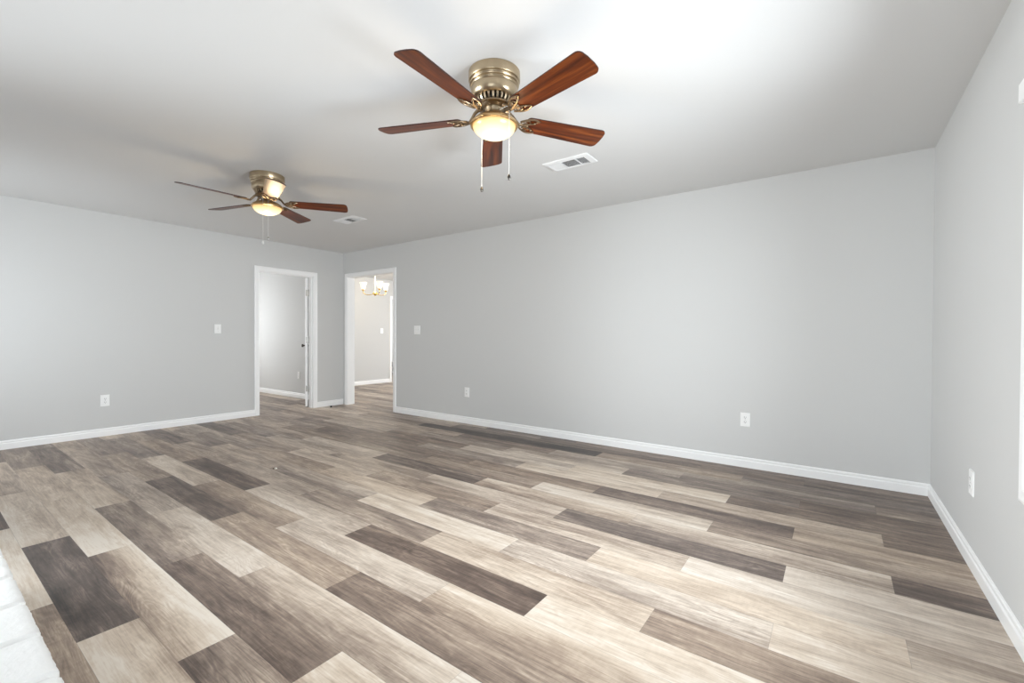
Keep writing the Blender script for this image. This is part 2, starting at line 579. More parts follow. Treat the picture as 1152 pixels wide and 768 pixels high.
# ------------------------------------------------------------------ walls and ceiling
def wall(name, axis, pos, thick, u0_, u1_, holes, label, z1=H, mname='wall'):
    """axis 'x': a wall at x = pos reaching to pos + thick, running along y. Holes: (u0, u1, z0, z1)."""
    us = sorted({u0_, u1_, *[h for q in holes for h in q[:2]]})
    zs = sorted({0.0, z1, *[h for q in holes for h in q[2:]]})
    solid = lambda i, j: (0 <= i < len(us) - 1 and 0 <= j < len(zs) - 1 and not any(
        q[0] - 1e-6 <= us[i] and us[i + 1] <= q[1] + 1e-6 and q[2] - 1e-6 <= zs[j] and zs[j + 1] <= q[3] + 1e-6 for q in holes))
    pt = (lambda u, d, z: (pos + d, u, z)) if axis == 'x' else (lambda u, d, z: (u, pos + d, z))
    b = MB()
    for i in range(len(us) - 1):
        for j in range(len(zs) - 1):
            if not solid(i, j):
                continue
            a0, a1, c0, c1 = us[i], us[i + 1], zs[j], zs[j + 1]
            for d in (0, thick):
                b.add([pt(a0, d, c0), pt(a1, d, c0), pt(a1, d, c1), pt(a0, d, c1)], [(0, 1, 2, 3)])
            if not solid(i - 1, j):
                b.add([pt(a0, 0, c0), pt(a0, thick, c0), pt(a0, thick, c1), pt(a0, 0, c1)], [(0, 1, 2, 3)])
            if not solid(i + 1, j):
                b.add([pt(a1, 0, c0), pt(a1, thick, c0), pt(a1, thick, c1), pt(a1, 0, c1)], [(0, 1, 2, 3)])
            if not solid(i, j - 1):
                b.add([pt(a0, 0, c0), pt(a1, 0, c0), pt(a1, thick, c0), pt(a0, thick, c0)], [(0, 1, 2, 3)])
            if not solid(i, j + 1):
                b.add([pt(a0, 0, c1), pt(a1, 0, c1), pt(a1, thick, c1), pt(a0, thick, c1)], [(0, 1, 2, 3)])
    o = b.build(name, M[mname], fix=False)
    bm = bmesh.new()
    bm.from_mesh(o.data)
    bmesh.ops.remove_doubles(bm, verts=bm.verts, dist=1e-5)
    bmesh.ops.recalc_face_normals(bm, faces=bm.faces)
    bm.to_mesh(o.data)
    bm.free()
    return structure(o, label, 'wall')


# openings
LD = (2.953, 3.747, 0.0, 2.012)          # doorway in the left wall (y0, y1, z0, z1)
BO = (-6.361, -5.228, 0.0, 2.045)        # cased opening in the back wall (x0, x1)
RW = (1.20, 2.281, 0.599, 1.867)         # window in the right wall (y0, y1)
FDOOR = (-0.90, 0.40, 0.0, 2.05)         # unseen patio door behind the camera, added to let light in (x0, x1)
FW = (-6.0, -3.2, 0.65, 2.05)          # unseen window in the front wall, added and widened for light (x0, x1)
HW = (2.45, 3.55, 0.65, 2.05)            # hall window (y)
DINX, DINO = -8.672, (7.015, 7.95, 0.0, 2.0)
HALLY = 4.20

wall('wall_back', 'y', YB, TW, XL - 2.195 , XR + TW, [BO], 'long grey wall with a cased opening at its left end')
wall('wall_left', 'x', XL, -TW, YF, YB, [LD], 'grey far left wall holding the open doorway')
wall('wall_right', 'x', XR, TW, YF, YB, [RW], 'grey wall at the right edge with the window')
wall('wall_front', 'y', YF, -TW, XL - TW, XR + TW, [FDOOR, FW], 'grey wall behind the raised brick hearth')
# hall behind the left doorway
wall('wall_hall_far', 'x', -9.95, -TW, 1.2, HALLY, [HW], 'hall end wall with a window')
wall('wall_hall_side', 'y', HALLY, 0.055, -9.95, XL - TW, [], 'grey hall wall seen through the left doorway')
wall('wall_hall_near', 'y', 1.2, -TW, -10.07, XL - TW, [], 'hall wall on the near side')
# dining room behind the opening, and the room beyond it
wall('wall_dining_west', 'x', DINX, -TW, YB + TW, 9.0, [DINO], 'pale dining room wall seen through the opening')
wall('wall_dining_north', 'y', 9.0, TW, DINX - TW, -4.1, [(-6.2, -4.6, 0.65, 2.05)], 'dining room wall at the far side')
wall('wall_dining_east', 'x', -4.2, 0.1, YB + TW, 9.0, [], 'dining room wall on the near side')
wall('wall_beyond_west', 'x', -11.4, -TW, 5.6, 10.1, [], 'wall of the room beyond the dining room')
wall('wall_beyond_south', 'y', 5.6, -TW, -11.52, DINX - TW, [], 'near wall of the room beyond the dining room')
wall('wall_beyond_north', 'y', 10.1, TW, -11.52, DINX, [(-11.0, -9.4, 0.65, 2.05)], 'window wall of the room beyond the dining room')

b = MB()
b.box((-12.4, YF - 0.12, H), (XR + 0.12, 10.4, H + 0.08))
structure(b.build('ceiling', M['ceiling']), 'white painted ceiling', 'ceiling')

# ------------------------------------------------------------------ baseboards (profile: depth, height)
BBP = [(0, 0), (0.014, 0), (0.014, 0.054), (0.0125, 0.058), (0.0085, 0.062), (0.0085, 0.067), (0.0105, 0.071), (0.0095, 0.078), (0.005, 0.084), (0, 0.086)]


def baseboard(name, axis, pos, sgn, a, b_, ma=0, mb_=0, label=None):
    """runs along the other axis from a to b_; sgn = direction of the room side; ma/mb_: 1 mitre inward, 0 square"""
    st = []
    for end, mit, dr in ((a, ma, 1), (b_, mb_, -1)):
        s_ = []
        for d, z in BBP:
            u = end + dr * d * mit
            s_.append((pos + sgn * d, u, z) if axis == 'x' else (u, pos + sgn * d, z))
        st.append(s_)
    o = MB().sweep(st).build(name, M['trim'])
    return structure(o, label, 'baseboard')


CW, CT = 0.060, 0.017
baseboard('baseboard_left', 'x', XL, 1, YF, LD[0] - CW, 1, 0, 'white baseboard along the far left wall')
baseboard('baseboard_left', 'x', XL, 1, LD[1] + CW, YB, 0, 1, 'short white baseboard between doorway and corner')
baseboard('baseboard_back', 'y', YB, -1, BO[1] + CW, XR, 0, 1, 'long white baseboard along the back wall')
baseboard('baseboard_right', 'x', XR, -1, YF, YB, 1, 1, 'white baseboard along the right wall')
baseboard('baseboard_front', 'y', YF, 1, XL, -3.06, 1, 0, 'white baseboard beside the hearth')
baseboard('baseboard_hall', 'y', HALLY, -1, -9.95, XL - TW, 0, 0, 'white baseboard in the hall')
baseboard('baseboard_dining', 'x', DINX, 1, YB + TW, DINO[0] - 0.072, 0, 0, 'white baseboard in the dining room')
baseboard('baseboard_beyond', 'x', -11.4, 1, 5.6, 10.1, 0, 0, 'white baseboard in the room beyond')

# ------------------------------------------------------------------ casings
CPROF = [(0.0, 0.0), (0.0, 0.009), (0.006, 0.012), (0.012, 0.012), (0.018, 0.0155), (0.048, 0.017), (0.056, 0.0145), (0.060, 0.010), (0.060, 0.0)]


def casing(b, axis, pos, sgn, u0_, u1_, z0, z1, closed=False, width=CW):
    k = width / CW
    pt = (lambda u, d, z: (pos + sgn * d, u, z)) if axis == 'x' else (lambda u, d, z: (u, pos + sgn * d, z))
    sts = []
    if closed:
        cor = [(u0_, z0, -1, -1), (u0_, z1, -1, 1), (u1_, z1, 1, 1), (u1_, z0, 1, -1)]
    else:
        cor = [(u0_, z0, -1, 0), (u0_, z1, -1, 1), (u1_, z1, 1, 1), (u1_, z0, 1, 0)]
    for u, z, du, dz in cor:
        sts.append([pt(u + du * a * k, t_, z + dz * a * k) for a, t_ in CPROF])
    b.sweep(sts, closed=closed)


def jamb(b, axis, pa, pb, u0_, u1_, z1, t_=0.018, stop=None):
    """lining of an opening between planes pa and pb"""
    lo, hi = min(pa, pb), max(pa, pb)
    bx = (lambda p, q, r, s, t0, t1: b.box((p, r, t0), (q, s, t1))) if axis == 'x' else (lambda p, q, r, s, t0, t1: b.box((r, p, t0), (s, q, t1)))
    bx(lo, hi, u0_ - 0.001, u0_ + t_ * 0 + 0.004, 0, z1)
    bx(lo, hi, u1_ - 0.004, u1_ + 0.001, 0, z1)
    bx(lo, hi, u0_, u1_, z1 - 0.004, z1 + 0.001)
    if stop:
        s0, s1 = stop
        bx(s0, s1, u0_ + 0.004, u0_ + 0.014, 0, z1 - 0.004)
        bx(s0, s1, u1_ - 0.014, u1_ - 0.004, 0, z1 - 0.004)
        bx(s0, s1, u0_ + 0.014, u1_ - 0.014, z1 - 0.014, z1 - 0.004)


b = MB()
casing(b, 'x', XL, 1, LD[0], LD[1], 0, LD[3])
casing(b, 'x', XL - TW, -1, LD[0], LD[1], 0, LD[3])
jamb(b, 'x', XL, XL - TW, LD[0], LD[1], LD[3], stop=(XL - 0.075, XL - 0.040))
structure(b.build('trim_1', M['trim']), 'white casing of the doorway in the far left wall', 'door casing')
b = MB()
casing(b, 'y', YB, -1, BO[0], BO[1], 0, BO[3])
casing(b, 'y', YB + TW, 1, BO[0], BO[1], 0, BO[3])
jamb(b, 'y', YB, YB + TW, BO[0], BO[1], BO[3])
structure(b.build('trim_2', M['trim']), 'white casing of the opening at the left end of the back wall', 'door casing')
b = MB()
casing(b, 'x', DINX, 1, DINO[0], DINO[1], 0, DINO[3], width=0.072)
jamb(b, 'x', DINX, DINX - TW, DINO[0], DINO[1], DINO[3])
structure(b.build('trim_3', M['trim']), 'white casing of the doorway in the dining room wall', 'door casing')

# ------------------------------------------------------------------ door standing open into the hall
DW, DT, DH = 0.775, 0.035, 1.985
d1 = thing('door_1', 'white door swung open edge on in the left doorway', 'door', (XL - TW - 0.004, LD[1] - 0.006, 0.012), (0, 0, 0), kind='structure')
ang = math.atan2(0.494, -0.8695)
d1.rotation_euler = (0, 0, ang)
# leaf runs along local +x, room-side face is local +y side after the swing
b = MB()
b.bevbox((0, 0.012, 0), (DW, 0.012 + DT, DH), 0.002)
leaf = b.build('leaf', M['door'], d1)
for side in (0, 1):
    for cx in (0.10, 0.42):
        for z0, z1 in ((0.14, 0.62), (0.76, 1.36), (1.50, 1.86)):
            q = MB()
            yy = 0.012 + (DT if side else 0.0)
            sg = 1 if side else -1
            w = 0.255
            st = []
            for ins, dep in ((0, 0.0), (0.006, 0.005), (0.022, 0.005), (0.030, 0.0015), (0.045, 0.006)):
                st.append([(cx + ins, yy + sg * dep, z0 + ins), (cx + w - ins, yy + sg * dep, z0 + ins), (cx + w - ins, yy + sg * dep, z1 - ins), (cx + ins, yy + sg * dep, z1 - ins)])
            q.sweep(st)
            q.build('panel', M['door'], leaf)
for side, sg in ((0.012 + DT, 1), (0.012, -1)):
    q = MB()
    mx_ = Matrix.Translation((DW - 0.07, side, 0.93)) @ Matrix.Rotation(-sg * PI / 2, 4, 'X')
    q.lathe([(0, 0), (0.032, 0), (0.032, 0.004), (0.026, 0.008), (0.012, 0.010), (0.011, 0.028), (0.022, 0.034), (0.028, 0.046), (0.026, 0.058), (0.014, 0.064), (0, 0.065)], 24, 0, mx_)
    tag(q.build('knob', M['knob'], d1), 'dark metal knob')
for z in (0.28, 1.03, 1.755):
    q = MB()
    q.lathe([(0, -0.052), (0.004, -0.05), (0.0065, -0.044), (0.0065, 0.044), (0.004, 0.05), (0, 0.052)], 12, 0, Matrix.Translation((-0.003, -0.004, z)))
    q.box((-0.0025, 0.002, z - 0.045), (0.0015, 0.040, z + 0.045))
    q.box((-0.012, -0.006, z - 0.045), (-0.001, -0.003, z + 0.045))
    tag(q.build('hinge', M['steel'], d1), 'grey metal hinge')


# ------------------------------------------------------------------ windows
def window(name, axis, pos, sgn, thick, hole, label, head=False, door=False):
    """sgn: room side; the wall body lies on the other side"""
    u0_, u1_, z0, z1 = hole
    root = thing(name, label, 'window' if not door else 'glazed door', (0, 0, 0), kind='structure')
    bx = (lambda bb, d0, d1_, a, c, e0, e1, bev=0.0: (bb.bevbox if bev else bb.box)(*([(min(pos + sgn * d0, pos + sgn * d1_), a, e0), (max(pos + sgn * d0, pos + sgn * d1_), c, e1)] + ([bev] if bev else [])))) if axis == 'x' else \
         (lambda bb, d0, d1_, a, c, e0, e1, bev=0.0: (bb.bevbox if bev else bb.box)(*([(a, min(pos + sgn * d0, pos + sgn * d1_), e0), (c, max(pos + sgn * d0, pos + sgn * d1_), e1)] + ([bev] if bev else []))))
    q = MB()
    casing(q, axis, pos, sgn, u0_, u1_, z0 if not door else 0.0, z1, closed=not door, width=0.068)
    q.build('casing', M['trim'], root)
    q = MB()
    t_ = 0.02
    zb = z0
    bx(q, -thick, 0, u0_, u0_ + t_, zb, z1)
    bx(q, -thick, 0, u1_ - t_, u1_, zb, z1)
    bx(q, -thick, 0, u0_ + t_, u1_ - t_, z1 - t_, z1)
    bx(q, -thick, 0, u0_ + t_, u1_ - t_, zb, zb + t_)
    q.build('frame', M['trim'], root)
    if head:
        q = MB()
        bx(q, 0.0165, 0.040, u0_ - 0.026, u1_ + 0.026, 1.927, 1.995, 0.004)
        q.build('head_board', M['trim'], root)
    zm = (zb + z1) / 2
    parts = [(zb + t_, zm + 0.02, -0.055), (zm - 0.02, z1 - t_, -0.085)] if not door else [(zb + t_, z1 - t_, -0.06)]
    for s0, s1, d in parts:
        spans = [(u0_ + t_, u1_ - t_)] if not door else [(u0_ + t_, (u0_ + u1_) / 2), ((u0_ + u1_) / 2, u1_ - t_)]
        for a, c in spans:
            q = MB()
            w = 0.04 if not door else 0.07
            bx(q, d - 0.028, d, a, a + w, s0, s1)
            bx(q, d - 0.028, d, c - w, c, s0, s1)
            bx(q, d - 0.028, d, a + w, c - w, s0, s0 + w)
            bx(q, d - 0.028, d, a + w, c - w, s1 - w, s1)
            sh = q.build('sash', M['trim'], root)
            q = MB()
            bx(q, d - 0.016, d - 0.012, a + w - 0.004, c - w + 0.004, s0 + w - 0.004, s1 - w + 0.004)
            q.build('pane', M['glass'], sh)
    return root


window('window_1', 'x', XR, -1, TW, RW, 'white framed window at the right edge of the picture', head=True)
window('window_2', 'y', YF, 1, TW, FW, 'added white framed window in the unseen front wall')
window('door_2', 'y', YF, 1, TW, FDOOR, 'added glazed double door in the unseen front wall', door=True)
window('window_3', 'x', -9.95, 1, TW, HW, 'white framed window at the end of the hall')
window('window_4', 'y', 9.0, -1, TW, (-6.2, -4.6, 0.65, 2.05), 'added white framed window out of view in the dining room')  # unseen window, added and positioned for the light it gives
window('window_5', 'y', 10.1, -1, TW, (-11.0, -9.4, 0.65, 2.05), 'white framed window in the room beyond')


# ------------------------------------------------------------------ ceiling fans
BZ = -0.225     # blade level below the ceiling


def make_fan(name, label, loc, base_deg, chains):
    root = thing(name, label, 'ceiling fan', loc, (0, 0, 0), 'mahogany ceiling fans')
    # housing: ceiling ring, beaded bands, motor bell
    q = MB()
    q.lathe([(0.0, 0.0), (0.127, 0.0), (0.130, -0.002), (0.131, -0.040), (0.128, -0.046), (0.121, -0.049), (0.1195, -0.053),
             (0.124, -0.056), (0.126, -0.060), (0.124, -0.064), (0.1175, -0.067), (0.1165, -0.070), (0.1205, -0.073), (0.1215, -0.076), (0.120, -0.079),
             (0.1165, -0.082), (0.1175, -0.088), (0.1165, -0.108), (0.112, -0.122), (0.104, -0.131), (0.096, -0.135), (0.088, -0.136), (0.0, -0.136)], 64)
    q.build('motor_housing', M['brass'], root)
    # vented motor skirt with upright ribs
    q = MB()
    q.lathe([(0.0, -0.134), (0.074, -0.134), (0.066, -0.168), (0.0, -0.168)], 48)
    skirt = q.build('motor_core', M['vent_dark'], root)
    q = MB()
    for i in range(26):
        a = 2 * PI * i / 26
        mx_ = Matrix.Rotation(a, 4, 'Z')
        st = []
        for r_, z, w in ((0.094, -0.132, 0.0062), (0.093, -0.146, 0.0050), (0.086, -0.158, 0.0050), (0.078, -0.166, 0.0055)):
            st.append([mx_ @ Vector((r_ - 0.018, -w, z)), mx_ @ Vector((r_, -w, z)), mx_ @ Vector((r_, w, z)), mx_ @ Vector((r_ - 0.018, w, z))])
        q.sweep(st)
    q.build('vent_ribs', M['brass'], skirt)
    # rotor plate carrying the blade irons
    q = MB()
    q.lathe([(0.0, -0.164), (0.084, -0.164), (0.090, -0.167), (0.090, -0.173), (0.084, -0.177), (0.060, -0.179), (0.0, -0.179)], 48)
    q.build('rotor_plate', M['brass_dark'], root)
    # switch housing and light fitter
    q = MB()
    q.lathe([(0.0, -0.176), (0.044, -0.176), (0.048, -0.180), (0.048, -0.186), (0.0455, -0.190), (0.0455, -0.205), (0.049, -0.212), (0.052, -0.218), (0.0, -0.220)], 48)
    q.build('switch_housing', M['brass'], root)
    q = MB()
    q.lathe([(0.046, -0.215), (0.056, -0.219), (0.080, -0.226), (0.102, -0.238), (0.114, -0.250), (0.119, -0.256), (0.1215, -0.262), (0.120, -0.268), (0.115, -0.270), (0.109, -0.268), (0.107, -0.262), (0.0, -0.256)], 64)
    q.build('light_fitter', M['brass_lamplit'], root)
    for i in range(3):
        a = 2 * PI * i / 3 + 0.7
        s_ = MB()
        mx_ = Matrix.Translation((0.120 * math.cos(a), 0.120 * math.sin(a), -0.262)) @ Matrix.Rotation(a, 4, 'Z') @ Matrix.Rotation(PI / 2, 4, 'Y')
        s_.lathe([(0, 0), (0.003, 0), (0.003, 0.004), (0.005, 0.005), (0.005, 0.009), (0, 0.011)], 12, 0, mx_)
        s_.build('thumb_screw', M['brass'], root)
    q = MB()
    prof = [(0.1085 * math.cos(PI / 2 * i / 14), -0.266 - 0.060 * math.sin(PI / 2 * i / 14)) for i in range(14)] + [(0, -0.326)]
    q.lathe([(0.1085, -0.258)] + prof, 64)
    tag(q.build('glass_bowl', M['bowl'], root), 'glowing frosted glass bowl')
    # blades with scrolled irons
    for i in range(5):
        a = math.radians(base_deg + 72 * i)
        q = MB()
        out = []
        x0, x1, w0, w1, rc = 0.170, 0.632, 0.054, 0.069, 0.028
        for k_ in range(7):
            t_ = PI / 2 + PI / 2 * (1 - k_ / 6)
            out.append((x0 + 0.022 + 0.022 * math.cos(t_) , w0 - 0.022 + 0.022 * math.sin(t_)))
        for k_ in range(9):
            t_ = PI / 2 - PI / 2 * k_ / 8
            out.append((x1 - rc - 0.004 + rc * math.cos(t_), w1 - rc + rc * math.sin(t_)))
        out.append((x1 - 0.001, w1 * 0.30))
        full = out + [(x, -y) for x, y in reversed(out)]
        th = 0.0055
        n = len(full)
        vs = [(x, y, th / 2) for x, y in full] + [(x, y, -th / 2) for x, y in full]
        fs = [tuple(range(n)), tuple(range(2 * n - 1, n - 1, -1))]
        q.add(vs, fs, False, 0)
        q.add(vs, [(k_, (k_ + 1) % n, n + (k_ + 1) % n, n + k_) for k_ in range(n)], False, 1)
        bl = q.build('blade', [M['mahogany'], M['blade_edge']], root, (0, 0, BZ))
        rot = Matrix.Rotation(a, 4, 'Z') @ Matrix.Rotation(math.radians(-12.5), 4, 'X')
        bl.rotation_euler = rot.to_euler()
        # iron: neck from the rotor plate and openwork leaf under the blade root
        q = MB()
        zb = -th / 2 - 0.003
        neck = [(0.062, 0, 0.048), (0.084, 0, 0.045), (0.104, 0, 0.030), (0.118, 0, 0.010), (0.132, 0, zb - 0.001), (0.150, 0, zb - 0.002)]
        q.tube(neck, [0.010, 0.0095, 0.008, 0.0075, 0.008, 0.007], 10)
        for sg in (1, -1):
            # outer leaf rim
            rim = []
            for k_ in range(15):
                t_ = k_ / 14
                rim.append((0.138 + 0.098 * t_, sg * 0.051 * math.sin(PI * (0.08 + 0.62 * t_)) ** 0.8 * (1.0), zb - 0.001))
            q.tube(rim, [0.0055 - 0.002 * k_ / 14 for k_ in range(15)], 8)
            # inner scroll
            sc = []
            for k_ in range(20):
                t_ = k_ / 19
                ra = 0.019 * (1 - 0.62 * t_)
                th_ = PI + sg * 0 + (2.6 * PI) * t_
                sc.append((0.176 + ra * math.cos(th_), sg * (0.022 + ra * math.sin(th_)), zb - 0.001))
            q.tube(sc, 0.0034, 8)
            # leaf spur towards the tip
            sp = [(0.150, sg * 0.004, zb - 0.002), (0.180, sg * 0.010, zb - 0.002), (0.206, sg * 0.020, zb - 0.001), (0.226, sg * 0.034, zb), (0.236, sg * 0.042, zb)]
            q.tube(sp, [0.005, 0.0045, 0.004, 0.0035, 0.003], 8)
            q.sphere((0.212, sg * 0.026, zb - 0.002), 0.0065, 10)
        q.sphere((0.182, 0, zb - 0.002), 0.0065, 10)
        q.tube([(0.145, 0, zb - 0.002), (0.182, 0, zb - 0.002)], [0.008, 0.004], 8)
        q.build('blade_iron', M['brass_dark'], bl)
    for (cx, cy, ztop, zend, fob) in chains:
        q = MB()
        q.tube([(cx, cy, ztop), (cx, cy, zend + 0.022)], 0.0009, 6)
        nb = int((ztop - zend) / 0.012)
        for k_ in range(nb):
            q.sphere((cx, cy, ztop - 0.012 * k_), 0.0012, 6)
        # short feed arm from the switch housing
        rr_ = math.hypot(cx, cy)
        q.tube([(cx / rr_ * 0.044, cy / rr_ * 0.044, -0.198), (cx * 0.8, cy * 0.8, -0.205), (cx, cy, ztop)], 0.0016, 6)
        ch = q.build('pull_chain', M['chain'], root)
        q = MB()
        q.lathe([(0, zend + 0.024), (0.004, zend + 0.021), (0.0075, zend + 0.012), (0.0085, zend + 0.004), (0.006, zend - 0.003), (0, zend - 0.005)], 14, 0, Matrix.Translation((cx, cy, 0)))
        q.build('fob', M[fob], ch)
    # warm lamp inside the bowl
    l = bpy.data.lights.new('fan_bulb', 'POINT')
    l.energy, l.color, l.shadow_soft_size = 5.0, (1.0, 0.76, 0.46), 0.05
    lo = bpy.data.objects.new('fan_bulb', l)
    C.objects.link(lo)
    lo.parent = root
    lo.location = (0, 0, -0.365)
    return root


RX, RY = (0.809, 0.587), (-0.587, 0.809)
off = lambda a, c: (a * RX[0] + c * RY[0], a * RX[1] + c * RY[1])
c1, c2 = off(-0.070, 0.108), off(0.077, -0.098)
make_fan('ceiling_fan', 'large ceiling fan nearer the camera with five mahogany blades and lit bowl', (-1.414, 1.787, H), 58.0,
         [(*c1, -0.215, -0.558, 'knob'), (*c2, -0.215, -0.566, 'knob')])
c1, c2 = off(0.030, -0.120), off(0.066, -0.108)
make_fan('ceiling_fan', 'smaller looking ceiling fan farther away near the left wall with lit bowl', (-3.850, 1.823, H), 51.7,
         [(*c1, -0.215, -0.590, 'chain'), (*c2, -0.215, -0.555, 'steel')])


# ------------------------------------------------------------------ ceiling registers
def make_vent(label, cx, cy):
    root = thing('ceiling_vent', label, 'ceiling vent', (cx, cy, H), (0, 0, 0), 'ceiling vents')
    L_, Wd = 0.190, 0.094
    l_, w_ = 0.150, 0.062
    q = MB()
    st = []
    for sx_, sy_ in ((-1, -1), (1, -1), (1, 1), (-1, 1)):
        pr = [(l_, w_, 0.0), (l_, w_, -0.013), (l_ + 0.006, w_ + 0.006, -0.014), (L_ - 0.004, Wd - 0.004, -0.007), (L_, Wd, -0.004), (L_, Wd, 0.0)]
        st.append([(sx_ * a, sy_ * c, z) for a, c, z in pr])
    q.sweep(st, closed=True)
    q.box((-0.052, -w_, -0.0125), (-0.046, w_, -0.001))
    q.box((0.072, -w_, -0.0125), (0.078, w_, -0.001))
    q.build('frame', M['vent'], root)
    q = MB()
    q.box((-l_, -w_, -0.0022), (l_, w_, -0.0004))  # dark sheet in place of the shaded duct above the louvers
    q.build('dark_backing', M['vent_dark'], root)
    # left bank throws left: its broad faces look to the right
    for x0, x1, tilt, along, n in ((-l_, -0.052, -38, 'y', 8), (0.078, l_, 52, 'y', 7)):
        q = MB()
        for k_ in range(n):
            x = x0 + (x1 - x0) * (k_ + 0.5) / n
            mx_ = Matrix.Translation((x, 0, -0.0075)) @ Matrix.Rotation(math.radians(tilt), 4, 'Y')
            q.box((-0.0065, -w_, -0.0006), (0.0065, w_, 0.0006), 0, mx_)
        q.build('louver_bank', M['vent'], root)
    q = MB()
    for k_ in range(9):
        y = -w_ + 2 * w_ * (k_ + 0.5) / 9
        mx_ = Matrix.Translation((0.013, y, -0.0075)) @ Matrix.Rotation(math.radians(36), 4, 'X')
        q.box((-0.059, -0.0045, -0.0005), (0.059, 0.0045, 0.0005), 0, mx_)
    q.build('louver_bank', M['vent'], root)
    for x in (-0.170, 0.170):
        q = MB()
        q.lathe([(0, -0.0095), (0.003, -0.009), (0.004, -0.007), (0.004, -0.004)], 10, 0, Matrix.Translation((x, 0, 0)))
        q.build('screw', M['screw'], root)
    return root


make_vent('white ceiling vent just right of the nearer fan', -1.662, 3.030)
make_vent('white ceiling vent beyond the farther fan', -4.530, 3.063)


# ------------------------------------------------------------------ switches and outlets (local: plate in the xz plane, facing -y)
def place(name, label, cat, loc, rz, group):
    return thing(name, label, cat, loc, (0, 0, rz), group)


def plate_mesh(w, h):
    q = MB()
    st = []
    for ins, d in ((0, 0.0), (0, 0.003), (0.003, 0.0065)):
        st.append([(-w / 2 + ins, -d, -h / 2 + ins), (w / 2 - ins, -d, -h / 2 + ins), (w / 2 - ins, -d, h / 2 - ins), (-w / 2 + ins, -d, h / 2 - ins)])
    q.sweep(st)
    return q


def screw(parent, x, z):
    q = MB()
    q.lathe([(0, 0.0015), (0.0022, 0.0012), (0.0032, 0), (0.0032, -0.003)], 10, 0, Matrix.Translation((x, -0.0065, z)) @ Matrix.Rotation(PI / 2, 4, 'X'))
    q.build('screw', M['screw'], parent)


def make_outlet(label, loc, rz, w=0.074, h=0.121):
    r = place('wall_outlet', label, 'outlet', loc, rz, 'white wall outlets')
    pl = plate_mesh(w, h).build('cover_plate', M['plate'], r)
    screw(pl, 0, 0)
    for s_ in (1, -1):
        q = MB()
        n = 20
        ring = []
        for k_ in range(n):
            t_ = 2 * PI * k_ / n
            ring.append((max(-0.0165, min(0.0165, 0.0195 * math.cos(t_))), 0.0145 * math.sin(t_) + s_ * 0.0195))
        q.sweep([[(x, -0.006, z) for x, z in ring], [(x, -0.0085, z) for x, z in ring]])
        rc = q.build('receptacle', M['plate'], r)
        q = MB()
        zc = s_ * 0.0195
        q.box((-0.0082, -0.0089, zc - 0.002), (-0.0054, -0.0084, zc + 0.008))
        q.box((0.0054, -0.0089, zc - 0.001), (0.0082, -0.0084, zc + 0.007))
        q.lathe([(0, 0.0089), (0.0028, 0.0089), (0.0028, 0.0084)], 12, 0, Matrix.Translation((0, 0, zc - 0.0075)) @ Matrix.Rotation(PI / 2, 4, 'X'))
        q.build('slots', M['slot'], rc)
    return r


def make_switch(label, loc, rz, gangs=1):
    r = place('light_switch', label, 'light switch', loc, rz, 'white wall switches')
    w = 0.074 + 0.046 * (gangs - 1)
    pl = plate_mesh(w, 0.119).build('cover_plate', M['plate'], r)
    for g in range(gangs):
        x = (g - (gangs - 1) / 2) * 0.046
        q = MB()
        q.box((x - 0.0052, -0.0068, -0.012), (x + 0.0052, -0.0058, 0.012))
        q.build('switch_slot', M['screw'], pl)
        q = MB()
        mx_ = Matrix.Translation((x, -0.006, 0)) @ Matrix.Rotation(math.radians(28), 4, 'X')
        q.bevbox((-0.0042, -0.012, -0.005), (0.0042, 0.002, 0.005), 0.001, 0, mx_)
        q.build('toggle', M['plate'], r)
        for z in (0.030, -0.030):
            screw(pl, x, z)
    return r


FACE_PX, FACE_NX, FACE_NY = PI / 2, -PI / 2, 0.0     # plate facing +x / -x / -y
make_outlet('white outlet low on the far left wall', (XL, 1.337, 0.389), FACE_PX, 0.076, 0.125)
make_outlet('white outlet low on the back wall near the cased opening', (-3.796, YB, 0.398), FACE_NY, 0.080, 0.121)
make_outlet('white outlet low in the middle of the long back wall', (-0.622, YB, 0.407), FACE_NY, 0.076, 0.118)
make_outlet('white outlet low on the right wall near the corner', (XR, 3.083, 0.405), FACE_NX, 0.078, 0.121)
make_outlet('small white outlet on the hall wall seen through the left doorway', (-7.73, HALLY, 0.404), FACE_NY)
make_switch('white single switch on the far left wall beside the doorway', (XL, 2.442, 1.192), FACE_PX)
make_switch('white double switch on the back wall right of the cased opening', (-4.722, YB, 1.194), FACE_NY, 2)
make_switch('white switch on the dining room wall seen through the opening', (DINX, 6.72, 1.229), FACE_PX)

